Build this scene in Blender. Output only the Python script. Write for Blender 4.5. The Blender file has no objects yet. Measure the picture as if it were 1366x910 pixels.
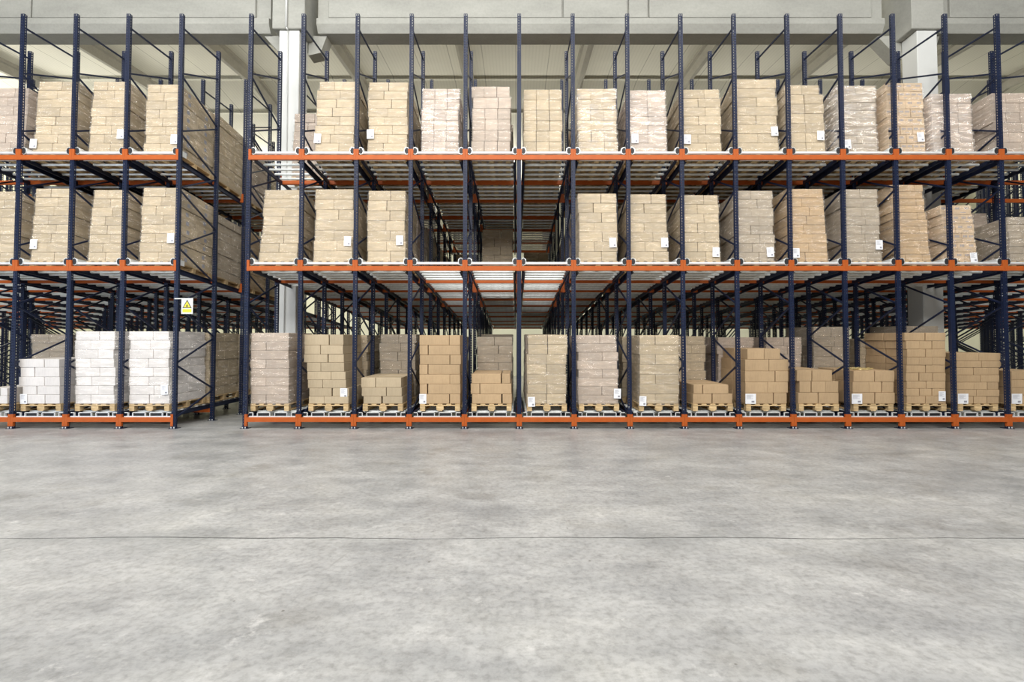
import bpy, math, random
from mathutils import Vector
random.seed(7)
R = random.Random(11)
S = bpy.context.scene
COL = S.collection

# ---------------------------------------------------------------- camera
F, CX, CY, HZ = 675.0, 688.0, 455.0, 475.0
CAMH = 1.43
TH = math.atan((HZ - CY) / F)
cam = bpy.data.cameras.new('camera'); co = bpy.data.objects.new('camera', cam); COL.objects.link(co)
cam.sensor_width = 36; cam.lens = F / 1366 * 36; cam.shift_x = -(CX - 683) / 1366
cam.clip_end = 200
co.location = (0, 0, CAMH); co.rotation_euler = (math.pi / 2 + TH, 0, 0)
S.camera = co

# ---------------------------------------------------------------- world, light, exposure
w = bpy.data.worlds.new('world'); S.world = w; w.use_nodes = True
bg = w.node_tree.nodes['Background']; bg.inputs[0].default_value = (0.93, 0.96, 1.0, 1); bg.inputs[1].default_value = 0.07
S.view_settings.view_transform = 'Standard'; S.view_settings.look = 'None'
S.view_settings.exposure = 0.0; S.view_settings.gamma = 1; S.view_settings.use_curve_mapping = False

def area(name, loc, rot, sx, sy, power, color=(1, 1, 1)):
    l = bpy.data.lights.new(name, 'AREA'); l.shape = 'RECTANGLE'; l.size = sx; l.size_y = sy
    l.energy = power; l.color = color
    o = bpy.data.objects.new(name, l); o.location = loc; o.rotation_euler = rot; COL.objects.link(o)
    return o
D2R = math.radians
# daylight from the roof lights over the open hall, and from the far end of the shed, plus an added ceiling fill
area('hall_roof_light', (-3, -6.0, 12.0), (D2R(62), 0, 0), 20, 4.5, 3700, (1, 0.985, 0.95))
area('near_roof_light', (0, 3.5, 13.0), (D2R(12), 0, 0), 28, 3.0, 2100, (1, 0.985, 0.95))
area('hall_side_door_light', (-13, 2.5, 2.6), (D2R(84), 0, D2R(-40)), 6, 4.5, 300, (0.70, 0.82, 1.0))
area('left_clerestory_light', (-23, 24, 8.6), (0, D2R(-122), 0), 2.0, 20, 1500, (1, 0.97, 0.86))
area('ceiling_fill_light', (0, 25, 8.9), (D2R(213), 0, 0), 44, 1.0, 2100, (1, 0.96, 0.84))  # added upward fill that brightens the ceiling evenly, not a fitting of the shed
area('far_aisle_light', (0, 27, 9.2), (D2R(35), 0, 0), 44, 1.0, 1300, (1, 0.97, 0.84))

# ---------------------------------------------------------------- helpers
def at(x, y, Y):
    """photo pixel seen at distance Y -> X, Z in metres"""
    t = (CY - y) / F; c, s = math.cos(TH), math.sin(TH)
    H = Y * (t * c + s) / (c - t * s)
    return (x - CX) * (Y * c + H * s) / F, H + CAMH

class MB:
    def __init__(s): s.v = []; s.f = []; s.m = []
    def add(s, vs, fs, m=0):
        n = len(s.v); s.v += [tuple(v) for v in vs]; s.f += [tuple(i + n for i in f) for f in fs]; s.m += [m] * len(fs)
        return s
    def box(s, x0, x1, y0, y1, z0, z1, m=0):
        return s.add([(x0, y0, z0), (x1, y0, z0), (x1, y1, z0), (x0, y1, z0), (x0, y0, z1), (x1, y0, z1), (x1, y1, z1), (x0, y1, z1)],
                     [(0, 3, 2, 1), (4, 5, 6, 7), (0, 1, 5, 4), (1, 2, 6, 5), (2, 3, 7, 6), (3, 0, 4, 7)], m)
    def cbox(s, x0, x1, y0, y1, z0, z1, b=0.006, m=0):
        """box with chamfered edges"""
        vs = []; idx = {}
        X = (x0, x1); Y = (y0, y1); Z = (z0, z1)
        for i in (0, 1):
            for j in (0, 1):
                for k in (0, 1):
                    sx, sy, sz = (1 - 2 * i) * b, (1 - 2 * j) * b, (1 - 2 * k) * b
                    idx[i, j, k, 0] = len(vs); vs.append((X[i], Y[j] + sy, Z[k] + sz))
                    idx[i, j, k, 1] = len(vs); vs.append((X[i] + sx, Y[j], Z[k] + sz))
                    idx[i, j, k, 2] = len(vs); vs.append((X[i] + sx, Y[j] + sy, Z[k]))
        fs = []
        q = ((0, 0), (1, 0), (1, 1), (0, 1))
        for a in (0, 1):
            fs.append([idx[a, j, k, 0] for j, k in (q if a else q[::-1])])
            fs.append([idx[i, a, k, 1] for i, k in (q[::-1] if a else q)])
            fs.append([idx[i, j, a, 2] for i, j in (q if a else q[::-1])])
        for a in (0, 1):
            for c in (0, 1):
                fs.append([idx[a, c, 0, 0], idx[a, c, 1, 0], idx[a, c, 1, 1], idx[a, c, 0, 1]])
                fs.append([idx[a, 0, c, 0], idx[a, 1, c, 0], idx[a, 1, c, 2], idx[a, 0, c, 2]])
                fs.append([idx[0, a, c, 1], idx[1, a, c, 1], idx[1, a, c, 2], idx[0, a, c, 2]])
        for i in (0, 1):
            for j in (0, 1):
                for k in (0, 1):
                    fs.append([idx[i, j, k, 0], idx[i, j, k, 1], idx[i, j, k, 2]])
        return s.add(vs, fs, m)
    def bar(s, a, b, w, h=None, m=0):
        """rectangular bar from a to b"""
        h = h or w; a = Vector(a); b = Vector(b); d = (b - a).normalized()
        u = d.cross(Vector((1, 0, 0))); u = u.normalized() if u.length > .1 else d.cross(Vector((0, 0, 1))).normalized()
        v = d.cross(u).normalized(); vs = []
        for p in (a, b):
            for su, sv in ((-1, -1), (1, -1), (1, 1), (-1, 1)): vs.append(p + u * su * w / 2 + v * sv * h / 2)
        return s.add(vs, [(0, 3, 2, 1), (4, 5, 6, 7), (0, 1, 5, 4), (1, 2, 6, 5), (2, 3, 7, 6), (3, 0, 4, 7)], m)
    def tube(s, a, b, r, n=10, m=0):
        a = Vector(a); b = Vector(b); d = (b - a).normalized()
        u = d.cross(Vector((0, 0, 1))); u = u.normalized() if u.length > .1 else Vector((1, 0, 0))
        v = d.cross(u); vs = []
        for p in (a, b):
            for i in range(n):
                t = 2 * math.pi * i / n; vs.append(p + (u * math.cos(t) + v * math.sin(t)) * r)
        fs = [(i, (i + 1) % n, n + (i + 1) % n, n + i) for i in range(n)] + [tuple(range(n))[::-1], tuple(range(n, 2 * n))]
        return s.add(vs, fs, m)
    def prism(s, pts, axis, a, b, m=0):
        """extrude a 2D outline along an axis"""
        def mk(p, t):
            return {'x': (t, p[0], p[1]), 'y': (p[0], t, p[1]), 'z': (p[0], p[1], t)}[axis]
        n = len(pts); vs = [mk(p, a) for p in pts] + [mk(p, b) for p in pts]
        return s.add(vs, [(i, (i + 1) % n, n + (i + 1) % n, n + i) for i in range(n)] + [tuple(range(n))[::-1], tuple(range(n, 2 * n))], m)
    def mesh(s, name, mats, smooth=False, fix=True):
        me = bpy.data.meshes.new(name); me.from_pydata(s.v, [], s.f)
        for m in mats: me.materials.append(m)
        me.polygons.foreach_set('material_index', s.m)
        if smooth: me.polygons.foreach_set('use_smooth', [True] * len(s.f))
        if fix:
            import bmesh
            b = bmesh.new(); b.from_mesh(me); bmesh.ops.recalc_face_normals(b, faces=b.faces); b.to_mesh(me); b.free()
        me.update(); return me

def obj(name, me, parent=None, loc=(0, 0, 0), rot=(0, 0, 0)):
    o = bpy.data.objects.new(name, me); COL.objects.link(o); o.location = loc; o.rotation_euler = rot
    if parent: o.parent = parent
    return o
def tag(o, label=None, cat=None, group=None, kind=None):
    for k, v in (('label', label), ('category', cat), ('group', group), ('kind', kind)):
        if v: o[k] = v
    return o
def struct(name, me, **k):
    o = obj(name, me, **k); o['kind'] = 'structure'; return o
ORD = ['zeroth', 'first', 'second', 'third', 'fourth', 'fifth', 'sixth', 'seventh', 'eighth', 'ninth', 'tenth', 'eleventh', 'twelfth',
       'thirteenth', 'fourteenth', 'fifteenth', 'sixteenth', 'seventeenth', 'eighteenth', 'nineteenth', 'twentieth']
def nth(n):
    if n <= 20: return ORD[n]
    t = {2: 'twenty', 3: 'thirty', 4: 'forty'}[n // 10]
    return t + '-' + ORD[n % 10] if n % 10 else t[:-1] + 'ieth'

# ---------------------------------------------------------------- materials
def mat(name, color, rough=.5, metal=0, spec=.5):
    m = bpy.data.materials.new(name); m.use_nodes = True
    b = m.node_tree.nodes['Principled BSDF']
    b.inputs['Base Color'].default_value = (*color, 1); b.inputs['Roughness'].default_value = rough
    b.inputs['Metallic'].default_value = metal; b.inputs['Specular IOR Level'].default_value = spec
    return m, m.node_tree, b
def node(nt, t, **k):
    n = nt.nodes.new(t)
    for a, v in k.items(): setattr(n, a, v)
    return n
def noise(nt, scale, detail=4, rough=.55, vec=None, stretch=None):
    n = node(nt, 'ShaderNodeTexNoise'); n.inputs['Scale'].default_value = scale
    n.inputs['Detail'].default_value = detail; n.inputs['Roughness'].default_value = rough
    if vec is None: vec = node(nt, 'ShaderNodeTexCoord').outputs['Object']
    if stretch:
        mp = node(nt, 'ShaderNodeMapping'); mp.inputs['Scale'].default_value = stretch; nt.links.new(vec, mp.inputs[0]); vec = mp.outputs[0]
    nt.links.new(vec, n.inputs['Vector']); return n.outputs[0]
def ramp(nt, src, stops):
    r = node(nt, 'ShaderNodeValToRGB'); e = r.color_ramp.elements
    while len(e) < len(stops): e.new(.5)
    for i, (p, c) in enumerate(stops):
        e[i].position = p; e[i].color = (*c, 1) if len(c) == 3 else c
    nt.links.new(src, r.inputs[0]); return r.outputs[0]
def mixc(nt, fac, a, b, mode='MIX'):
    m = node(nt, 'ShaderNodeMix', data_type='RGBA', blend_type=mode)
    for sock, v in ((m.inputs[0], fac), (m.inputs[6], a), (m.inputs[7], b)):
        if hasattr(v, 'links') or hasattr(v, 'is_linked'): nt.links.new(v, sock)
        elif isinstance(v, (int, float)): sock.default_value = v
        else: sock.default_value = (*v, 1)
    return m.outputs[2]
def bump(nt, b, src, s=.2, d=.01):
    n = node(nt, 'ShaderNodeBump'); n.inputs['Strength'].default_value = s; n.inputs['Distance'].default_value = d
    nt.links.new(src, n.inputs['Height']); nt.links.new(n.outputs[0], b.inputs['Normal'])

def simple(name, color, rough=.5, metal=0, var=.12, scale=6, spec=.5):
    m, nt, b = mat(name, color, rough, metal, spec)
    n = noise(nt, scale)
    lo = tuple(c * (1 - var) for c in color); hi = tuple(min(1, c * (1 + var)) for c in color)
    nt.links.new(ramp(nt, n, [(.3, lo), (.7, hi)]), b.inputs['Base Color']); return m

M = {}
M['navy'] = simple('navy_paint', (.011, .018, .048), .45, .0, .15, spec=.3)
M['orange'] = simple('orange_paint', (.44, .098, .018), .5, 0, .08, spec=.25)
M['galv'] = simple('galvanised_steel', (.74, .77, .76), .40, .25, .10, 14)
M['zinc'] = simple('white_zinc_steel', (.80, .82, .82), .35, .35, .06, 14)
M['rubber'] = simple('black_rubber', (.015, .015, .017), .6)
M['white'] = simple('white_paint', (.66, .67, .65), .5, 0, .03, 2)
M['paper'] = simple('white_paper', (.86, .87, .90), .6, 0, .02)
M['ink'] = simple('grey_ink', (.30, .30, .34), .7)
M['black'] = simple('black_print', (.03, .03, .03), .5)
M['yellow'] = simple('yellow_print', (.90, .72, .03), .4, 0, .03)
M['yellowd'] = simple('dark_yellow_print', (.62, .50, .03), .4, 0, .03)
M['brass'] = simple('crumpled_gold_strapping', (.75, .62, .30), .3, .5, .3, 30)

def wood_mat():
    m, nt, b = mat('pallet_wood', (.6, .42, .22), .7)
    n = noise(nt, 9, 5, .6, stretch=(1, 6, 6)); oi = node(nt, 'ShaderNodeObjectInfo')
    a = ramp(nt, n, [(.3, (.46, .31, .15)), (.7, (.72, .54, .30))])
    hsv = node(nt, 'ShaderNodeHueSaturation'); nt.links.new(a, hsv.inputs['Color'])
    mr = node(nt, 'ShaderNodeMapRange'); mr.inputs[3].default_value = .8; mr.inputs[4].default_value = 1.15
    nt.links.new(oi.outputs['Random'], mr.inputs[0]); nt.links.new(mr.outputs[0], hsv.inputs['Value'])
    nt.links.new(hsv.outputs[0], b.inputs['Base Color']); return m
M['wood'] = wood_mat()

def carton_mat(name, base, v0=.88, v1=1.1, banded=0):
    m, nt, b = mat(name, base, .62, 0, .3)
    tc = node(nt, 'ShaderNodeTexCoord').outputs['Object']
    n = noise(nt, 5, 4, .6, tc); n2 = noise(nt, 70, 2, .5, tc, (1, 1, .08))
    c = ramp(nt, n, [(.3, tuple(x * .92 for x in base)), (.7, tuple(min(1, x * 1.05) for x in base))])
    c = mixc(nt, .12, c, ramp(nt, n2, [(.35, tuple(x * .6 for x in base)), (.65, (1, 1, 1))]), 'MULTIPLY')
    if banded:
        wv = node(nt, 'ShaderNodeTexBrick'); mp = node(nt, 'ShaderNodeMapping'); mp.inputs['Rotation'].default_value = (math.pi / 2, 0, 0)
        nt.links.new(tc, mp.inputs[0]); nt.links.new(mp.outputs[0], wv.inputs['Vector'])
        wv.inputs['Scale'].default_value = 1; wv.inputs['Brick Width'].default_value = .26; wv.inputs['Row Height'].default_value = .19
        wv.inputs['Mortar Size'].default_value = .006; wv.inputs['Color1'].default_value = (1, 1, 1, 1); wv.inputs['Color2'].default_value = (.93, .93, .93, 1)
        wv.inputs['Mortar'].default_value = (.45, .42, .4, 1)
        c = mixc(nt, .8, c, wv.outputs[0], 'MULTIPLY')
    oi = node(nt, 'ShaderNodeObjectInfo'); hsv = node(nt, 'ShaderNodeHueSaturation'); nt.links.new(c, hsv.inputs['Color'])
    mr = node(nt, 'ShaderNodeMapRange'); mr.inputs[3].default_value = v0; mr.inputs[4].default_value = v1
    nt.links.new(oi.outputs['Random'], mr.inputs[0]); nt.links.new(mr.outputs[0], hsv.inputs['Value'])
    nt.links.new(hsv.outputs[0], b.inputs['Base Color']); return m
M['tan'] = carton_mat('tan_cardboard', (.50, .405, .275))
M['kraft'] = carton_mat('kraft_cardboard', (.50, .355, .21), .93, 1.07)
M['pale'] = carton_mat('pale_cardboard', (.76, .72, .69), .95, 1.05)
M['rose'] = carton_mat('rosy_cardboard', (.49, .40, .325))
M['grey'] = carton_mat('greyish_cardboard', (.40, .335, .255))
M['printed'] = carton_mat('printed_cardboard', (.60, .45, .30))
M['handled'] = M['tan']
M['tape'] = simple('brown_tape', (.55, .40, .24), .25)

def film_mat(name, lo, hi, white, gk):
    m = bpy.data.materials.new(name); m.use_nodes = True; nt = m.node_tree
    for n in list(nt.nodes): nt.nodes.remove(n)
    out = node(nt, 'ShaderNodeOutputMaterial'); mix = node(nt, 'ShaderNodeMixShader'); tr = node(nt, 'ShaderNodeBsdfTransparent')
    pb = node(nt, 'ShaderNodeBsdfPrincipled'); pb.inputs['Base Color'].default_value = (*white, 1); pb.inputs['Roughness'].default_value = .16
    pb.inputs['Specular IOR Level'].default_value = .3; pb.inputs['Roughness'].default_value = .6
    tc = node(nt, 'ShaderNodeTexCoord').outputs['Object']
    a = noise(nt, 3.5, 5, .65, tc, (1, 1, 4.5)); 
    r = ramp(nt, a, [(.42, (lo,) * 3), (.72, (hi,) * 3)])
    nt.links.new(r, mix.inputs[0]); nt.links.new(tr.outputs[0], mix.inputs[1]); nt.links.new(pb.outputs[0], mix.inputs[2])
    bn = noise(nt, 5, 4, .7, tc, (1, 1, 2.6)); bp = node(nt, 'ShaderNodeBump'); bp.inputs['Strength'].default_value = 1.0; bp.inputs['Distance'].default_value = .30
    gl = node(nt, 'ShaderNodeBsdfGlossy'); gl.inputs['Roughness'].default_value = .16
    gm = ramp(nt, noise(nt, 6, 5, .7, tc, (.7, .7, 3.4)), [(.50, (0, 0, 0)), (.60, (gk,) * 3)]); nt.links.new(gm, gl.inputs['Color'])
    ad = node(nt, 'ShaderNodeAddShader')
    nt.links.new(bn, bp.inputs['Height']); nt.links.new(bp.outputs[0], gl.inputs['Normal'])
    nt.links.new(mix.outputs[0], ad.inputs[0]); nt.links.new(gl.outputs[0], ad.inputs[1]); nt.links.new(ad.outputs[0], out.inputs[0]); return m
M['film'] = film_mat('clear_stretch_film', .03, .22, (.66, .64, .60), .35)
M['filmshiny'] = film_mat('glossy_stretch_film', .08, .45, (.78, .75, .73), 1.0)

def concrete(name, base, var=.1, scale=1.6, stretch=(1, 1, 1), rough=.75):
    m, nt, b = mat(name, base, rough)
    tc = node(nt, 'ShaderNodeTexCoord').outputs['Object']
    a = noise(nt, scale, 8, .65, tc, stretch); c = noise(nt, scale * 14, 4, .6, tc)
    k = ramp(nt, a, [(.3, tuple(x * (1 - var) for x in base)), (.7, tuple(min(1, x * (1 + var)) for x in base))])
    k = mixc(nt, .25, k, ramp(nt, c, [(.35, (.7, .7, .68)), (.6, (1, 1, 1))]), 'MULTIPLY')
    nt.links.new(k, b.inputs['Base Color']); bump(nt, b, c, .15, .01); return m
M['concrete'] = concrete('precast_concrete', (.38, .38, .345), .14, 1.3, (.6, 1, 1.6))
M['rafter'] = concrete('rafter_concrete', (.40, .38, .33), .1)

def panel_mat():
    m, nt, b = mat('roof_panel', (.68, .66, .58), .6)
    tc = node(nt, 'ShaderNodeTexCoord').outputs['Object']
    sx = node(nt, 'ShaderNodeSeparateXYZ'); nt.links.new(tc, sx.inputs[0])
    def lines(src, per, wd):
        a = node(nt, 'ShaderNodeMath', operation='PINGPONG'); a.inputs[1].default_value = per / 2; nt.links.new(src, a.inputs[0])
        l = node(nt, 'ShaderNodeMath', operation='LESS_THAN'); l.inputs[1].default_value = wd; nt.links.new(a.outputs[0], l.inputs[0]); return l.outputs[0]
    base = ramp(nt, noise(nt, .35, 3, .5, tc), [(.3, (.66, .64, .56)), (.7, (.74, .72, .62))])
    c = mixc(nt, lines(sx.outputs[0], 1.1, .012), base, (.42, .40, .34))
    c = mixc(nt, .3, c, mixc(nt, lines(sx.outputs[0], .11, .02), (1, 1, 1), (.82, .82, .80)), 'MULTIPLY')
    nt.links.new(c, b.inputs['Base Color']); return m
M['panel'] = panel_mat()
M['wallp'] = simple('pale_wall_panel', (.74, .74, .62), .6, 0, .05, .5)

def floor_mat():
    m, nt, b = mat('polished_concrete_floor', (.5, .5, .48), .4)
    tc = node(nt, 'ShaderNodeTexCoord').outputs['Object']
    big = noise(nt, .5, 7, .66, tc, (.9, 1.2, 1)); med = noise(nt, 1.7, 10, .74, tc, (.9, 1.1, 1)); fine = noise(nt, 22, 5, .65, tc)
    streak = noise(nt, 1.1, 6, .7, tc, (.45, 1.6, 1))
    c = ramp(nt, med, [(.28, (.32, .324, .32)), (.5, (.45, .45, .44)), (.72, (.59, .585, .565))])
    c = mixc(nt, .75, c, ramp(nt, big, [(.32, (.66, .67, .69)), (.52, (.92, .92, .92)), (.7, (1.0, .99, .95))]), 'MULTIPLY')
    c = mixc(nt, .45, c, ramp(nt, streak, [(.36, (.66, .675, .70)), (.56, (1, 1, 1))]), 'MULTIPLY')
    c = mixc(nt, .7, c, ramp(nt, fine, [(.34, (.66, .66, .65)), (.55, (1, 1, 1))]), 'MULTIPLY')
    grit = noise(nt, 7, 9, .8, tc); c = mixc(nt, .5, c, ramp(nt, grit, [(.38, (.72, .72, .71)), (.52, (1, 1, 1))]), 'MULTIPLY')
    spot = noise(nt, 1.3, 3, .5, tc, (1, 1, 1)); c = mixc(nt, .6, c, ramp(nt, spot, [(.58, (1, 1, 1)), (.74, (.64, .62, .58))]), 'MULTIPLY')
    chalk = noise(nt, 3.1, 7, .75, tc, (1, 1, 1)); c = mixc(nt, ramp(nt, chalk, [(.60, (0, 0, 0)), (.72, (.55,) * 3)]), c, (.70, .69, .67))
    # specks
    vo = node(nt, 'ShaderNodeTexVoronoi'); vo.inputs['Scale'].default_value = 2.6; nt.links.new(tc, vo.inputs['Vector'])
    c = mixc(nt, ramp(nt, vo.outputs['Distance'], [(.018, (1, 1, 1)), (.03, (0, 0, 0))]), c, (.16, .15, .14))
    # scuff arcs: thin distorted rings
    wv = node(nt, 'ShaderNodeTexVoronoi', feature='DISTANCE_TO_EDGE'); wv.inputs['Scale'].default_value = .32
    wvn = noise(nt, .8, 2, .5, tc); vm = node(nt, 'ShaderNodeVectorMath', operation='ADD'); nt.links.new(tc, vm.inputs[0]); nt.links.new(wvn, vm.inputs[1]); nt.links.new(vm.outputs[0], wv.inputs['Vector'])
    crk = ramp(nt, wv.outputs['Distance'], [(.0, (1, 1, 1)), (.004, (0, 0, 0))])
    gate = ramp(nt, noise(nt, 1.7, 3, .6, tc), [(.52, (0, 0, 0)), (.6, (1, 1, 1))])
    c = mixc(nt, mixc(nt, 1, crk, gate, 'MULTIPLY'), c, (.30, .30, .29))
    nt.links.new(c, b.inputs['Base Color'])
    rr = ramp(nt, med, [(.3, (.30,) * 3), (.7, (.46,) * 3)]); nt.links.new(rr, b.inputs['Roughness'])
    bump(nt, b, fine, .06, .005); return m
M['floor'] = floor_mat()
M['joint'] = simple('dark_joint', (.10, .10, .095), .9)

# ---------------------------------------------------------------- the shed
mb = MB()
def joint_y(x): return 4.02 + .012 * math.sin(x * 1.7) + .01 * math.sin(x * 4.1 + 1) + .004 * math.sin(x * 17)
XE, YA, YB = 24.0, -12.0, 36.0
n = 240; jw = .009
xs = [-XE + 2 * XE * i / n for i in range(n + 1)]
def jwid(x): return jw * (.35 + .9 * abs(math.sin(x * .9 + .5)) * (0.4 + .6 * abs(math.sin(x * 5.3))))
for i in range(n):
    a, c = xs[i], xs[i + 1]
    mb.add([(a, YA, 0), (c, YA, 0), (c, joint_y(c) - jwid(c), 0), (a, joint_y(a) - jwid(a), 0)], [(0, 1, 2, 3)])
    mb.add([(a, joint_y(a) + jwid(a), 0), (c, joint_y(c) + jwid(c), 0), (c, YB, 0), (a, YB, 0)], [(0, 1, 2, 3)])
    mb.add([(a, joint_y(a) - jwid(a), 0), (c, joint_y(c) - jwid(c), 0), (c, joint_y(c), -.012), (a, joint_y(a), -.012)], [(0, 1, 2, 3)], 1)
    mb.add([(a, joint_y(a), -.012), (c, joint_y(c), -.012), (c, joint_y(c) + jwid(c), 0), (a, joint_y(a) + jwid(a), 0)], [(0, 1, 2, 3)], 1)
mb.box(-XE, XE, YA, YB, -.3, -.02)
struct('floor', mb.mesh('floor', [M['floor'], M['joint']], fix=False))

RY, RZ = 18.0, 11.48          # ridge
def roof_z(Y): return RZ - .089 * (RY - Y) if Y < RY else RZ - .14 * (Y - RY)
def slab(y0, y1, name):
    z0, z1 = roof_z(y0), roof_z(y1)
    b = MB().add([(-XE, y0, z0), (XE, y0, z0), (XE, y1, z1), (-XE, y1, z1), (-XE, y0, z0 + .15), (XE, y0, z0 + .15), (XE, y1, z1 + .15), (-XE, y1, z1 + .15)],
                 [(0, 3, 2, 1), (4, 5, 6, 7), (0, 1, 5, 4), (1, 2, 6, 5), (2, 3, 7, 6), (3, 0, 4, 7)])
    return struct(name, b.mesh(name, [M['panel']]))
slab(12.3, RY, 'ceiling')
slab(RY, 20.0, 'ceiling'); 
# a raised seam between the roof sheets beyond the ridge
slab(20.03, 36.2, 'ceiling')
struct('trim_1', MB().box(-XE, XE, RY - .06, RY + .06, RZ - .07, RZ + .03).mesh('trim', [M['panel']]))
struct('trim_2', MB().box(-XE, XE, 19.96, 20.07, roof_z(20) - .05, roof_z(20) + .1).mesh('trim', [M['panel']]))
struct('wall_back', MB().box(-XE, XE, YB, YB + .3, -.3, 9.4).mesh('wall', [M['wallp']]))
struct('wall_left', MB().box(-XE - .3, -XE, 9, YB + .3, -.3, 12).mesh('wall', [M['wallp']]))
struct('wall_right', MB().box(XE, XE + .3, 9, YB + .3, -.3, 12).mesh('wall', [M['wallp']]))

# rafters (precast, tapering section) following the roof
k = 0
for X in (-21.3, -17.3, -13.35, -9.4, -5.6, -1.7, 2.25, 6.1, 10.0, 13.85, 17.8, 21.6):
    m_ = MB()
    def sec(Y):
        z = roof_z(Y); return [(X - .06, Y, z - .38), (X + .06, Y, z - .38), (X + .11, Y, z - .12), (X + .20, Y, z - .10), (X + .20, Y, z + .02), (X - .20, Y, z + .02), (X - .20, Y, z - .10), (X - .11, Y, z - .12)]
    ys = [12.45, RY, 35.9]
    for y_ in ys: m_.v += sec(y_)
    for j in range(2):
        for i in range(8): m_.f.append((j * 8 + i, j * 8 + (i + 1) % 8, j * 8 + 8 + (i + 1) % 8, j * 8 + 8 + i)); m_.m.append(0)
    m_.f += [tuple(range(8)), tuple(range(16, 24))]; m_.m += [0, 0]
    k += 1
    o = obj('roof_rafter', m_.mesh('roof_rafter', [M['rafter']]))
    tag(o, '%s grey concrete roof rafter from left, sloping above the racks' % nth(k), 'rafter', 'concrete roof rafters', 'structure')

# front concrete beams and columns
def concrete_beam(x0, x1, label, joints):
    prof = [(12.10, 9.67), (12.10, 9.53), (12.20, 9.35), (12.65, 9.35), (12.75, 9.53), (12.75, 9.67), (12.60, 9.70), (12.60, 10.95), (12.20, 10.95), (12.20, 9.70)]
    r = obj('concrete_beam', MB().prism(prof, 'x', x0, x1).mesh('concrete_beam', [M['concrete']]))
    # cast side panels standing proud of the web, separated by joints
    for a, c in zip(joints[:-1], joints[1:]):
        obj('side_panel', MB().cbox(a + .02, c - .02, 12.13, 12.22, 9.705, 10.93, .01).mesh('side_panel', [M['concrete']]), r)
    return tag(r, label, 'concrete beam', 'precast concrete edge beams', 'structure')
concrete_beam(-20.2, -6.02, 'grey precast concrete beam left of the left white column', [-20.1, -16, -11.85, -6.35])
concrete_beam(-4.86, 9.00, 'long grey precast concrete beam between the two white columns', [-4.6, 1.15, 2.75, 3.25, 8.72])
concrete_beam(10.4, 24.0, 'grey precast concrete beam right of the right white column', [10.6, 16, 22])
def column(x0, label, right):
    b = MB().cbox(x0, x0 + .48, 11.80, 12.28, 0, 9.17, .012)
    o = obj('concrete_column', b.mesh('concrete_column', [M['white']]))
    hx0, hx1 = (x0 - .15, x0 + .62)
    h = MB().cbox(hx0, hx1, 11.75, 12.75, 9.18, 10.95, .015)
    obj('column_head', h.mesh('column_head', [M['concrete']]), o)
    c = MB()
    # corbels carrying the beams either side
    c.prism([(x0 + .5, 8.85), (x0 + .80, 8.92), (x0 + .95, 9.34), (x0 + .5, 9.34)], 'y', 12.28, 12.62)
    c.prism([(x0, 8.75), (x0 - .10, 8.80), (x0 - .60, 9.34), (x0, 9.34)], 'y', 12.28, 12.62)
    obj('corbel', c.mesh('corbel', [M['concrete']]), o)
    if not right:
        obj('drain_pipe', MB().tube((x0 + .20, 11.72, 9.2), (x0 + .20, 11.72, 10.9), .028).tube((x0 + .22, 11.77, .1), (x0 + .22, 11.77, 9.15), .012).tube((x0 + .22, 11.77, 9.15), (x0 + .20, 11.72, 9.2), .02).mesh('drain_pipe', [M['white']], True), o)
    return tag(o, label, 'column', None, 'structure')
column(-5.62, 'white square concrete column behind the first upright right of the aisle', False)
column(9.53, 'white square concrete column near the right edge between racks', True)

# ---------------------------------------------------------------- racking
LEFT = [-9.94, -8.87, -7.81, -6.74]
RIGHT = [-5.34, -4.28, -3.19, -2.10, -1.01, .07, 1.15, 2.25, 3.325, 4.40, 5.475, 6.545, 7.605, 8.66, 9.715]
ext_l = [-9.94 - 1.067 * i for i in range(11, 0, -1)]
ext_r = [9.715 + 1.065 * i for i in range(1, 12)]
LB = ext_l + LEFT; RB = RIGHT + ext_r
def in_view(x, Y, pad=.25): return -1.022 * Y - pad < x < 1.008 * Y + pad
ROWS = []
for i in range(5): ROWS += [10.0 + 2.42 * i, 11.25 + 2.42 * i]
PW, PD, PH = .077, .062, 8.33
def lvl(kind, Y):       # beam centre height
    return {'top': 5.40 - .052 * (Y - 10), 'mid': 3.17 - .052 * (Y - 10), 'low': .179 + .035 * (Y - 10)}[kind]
def surf(kind, Y):      # height on which pallets stand
    return {'top': 5.435 - .052 * (Y - 10), 'mid': 3.205 - .052 * (Y - 10), 'low': .325 + .035 * (Y - 10)}[kind]
SLOPE = {'top': -.052, 'mid': -.052, 'low': .035}

def perforated(mb, p0, ux, uz, wid, height, cols, pitch, hw, hh):
    """flat strip with rows of slots; p0 corner, ux across, uz up"""
    p0 = Vector(p0); ux = Vector(ux); uz = Vector(uz); nrow = int(height / pitch)
    pitch = height / nrow
    cuts = [0]
    for c in cols: cuts += [c - hw / 2, c + hw / 2]
    cuts.append(wid)
    for a, b in zip(cuts[0::2], cuts[1::2]):
        mb.add([p0 + ux * a, p0 + ux * b, p0 + ux * b + uz * height, p0 + ux * a + uz * height], [(0, 1, 2, 3)])
    for c in cols:
        a, b = c - hw / 2, c + hw / 2; z = 0
        for r in range(nrow + 1):
            z1 = height if r == nrow else r * pitch + pitch / 2 - hh / 2
            if z1 > z: mb.add([p0 + ux * a + uz * z, p0 + ux * b + uz * z, p0 + ux * b + uz * z1, p0 + ux * a + uz * z1], [(0, 1, 2, 3)])
            z = z1 + hh
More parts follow.
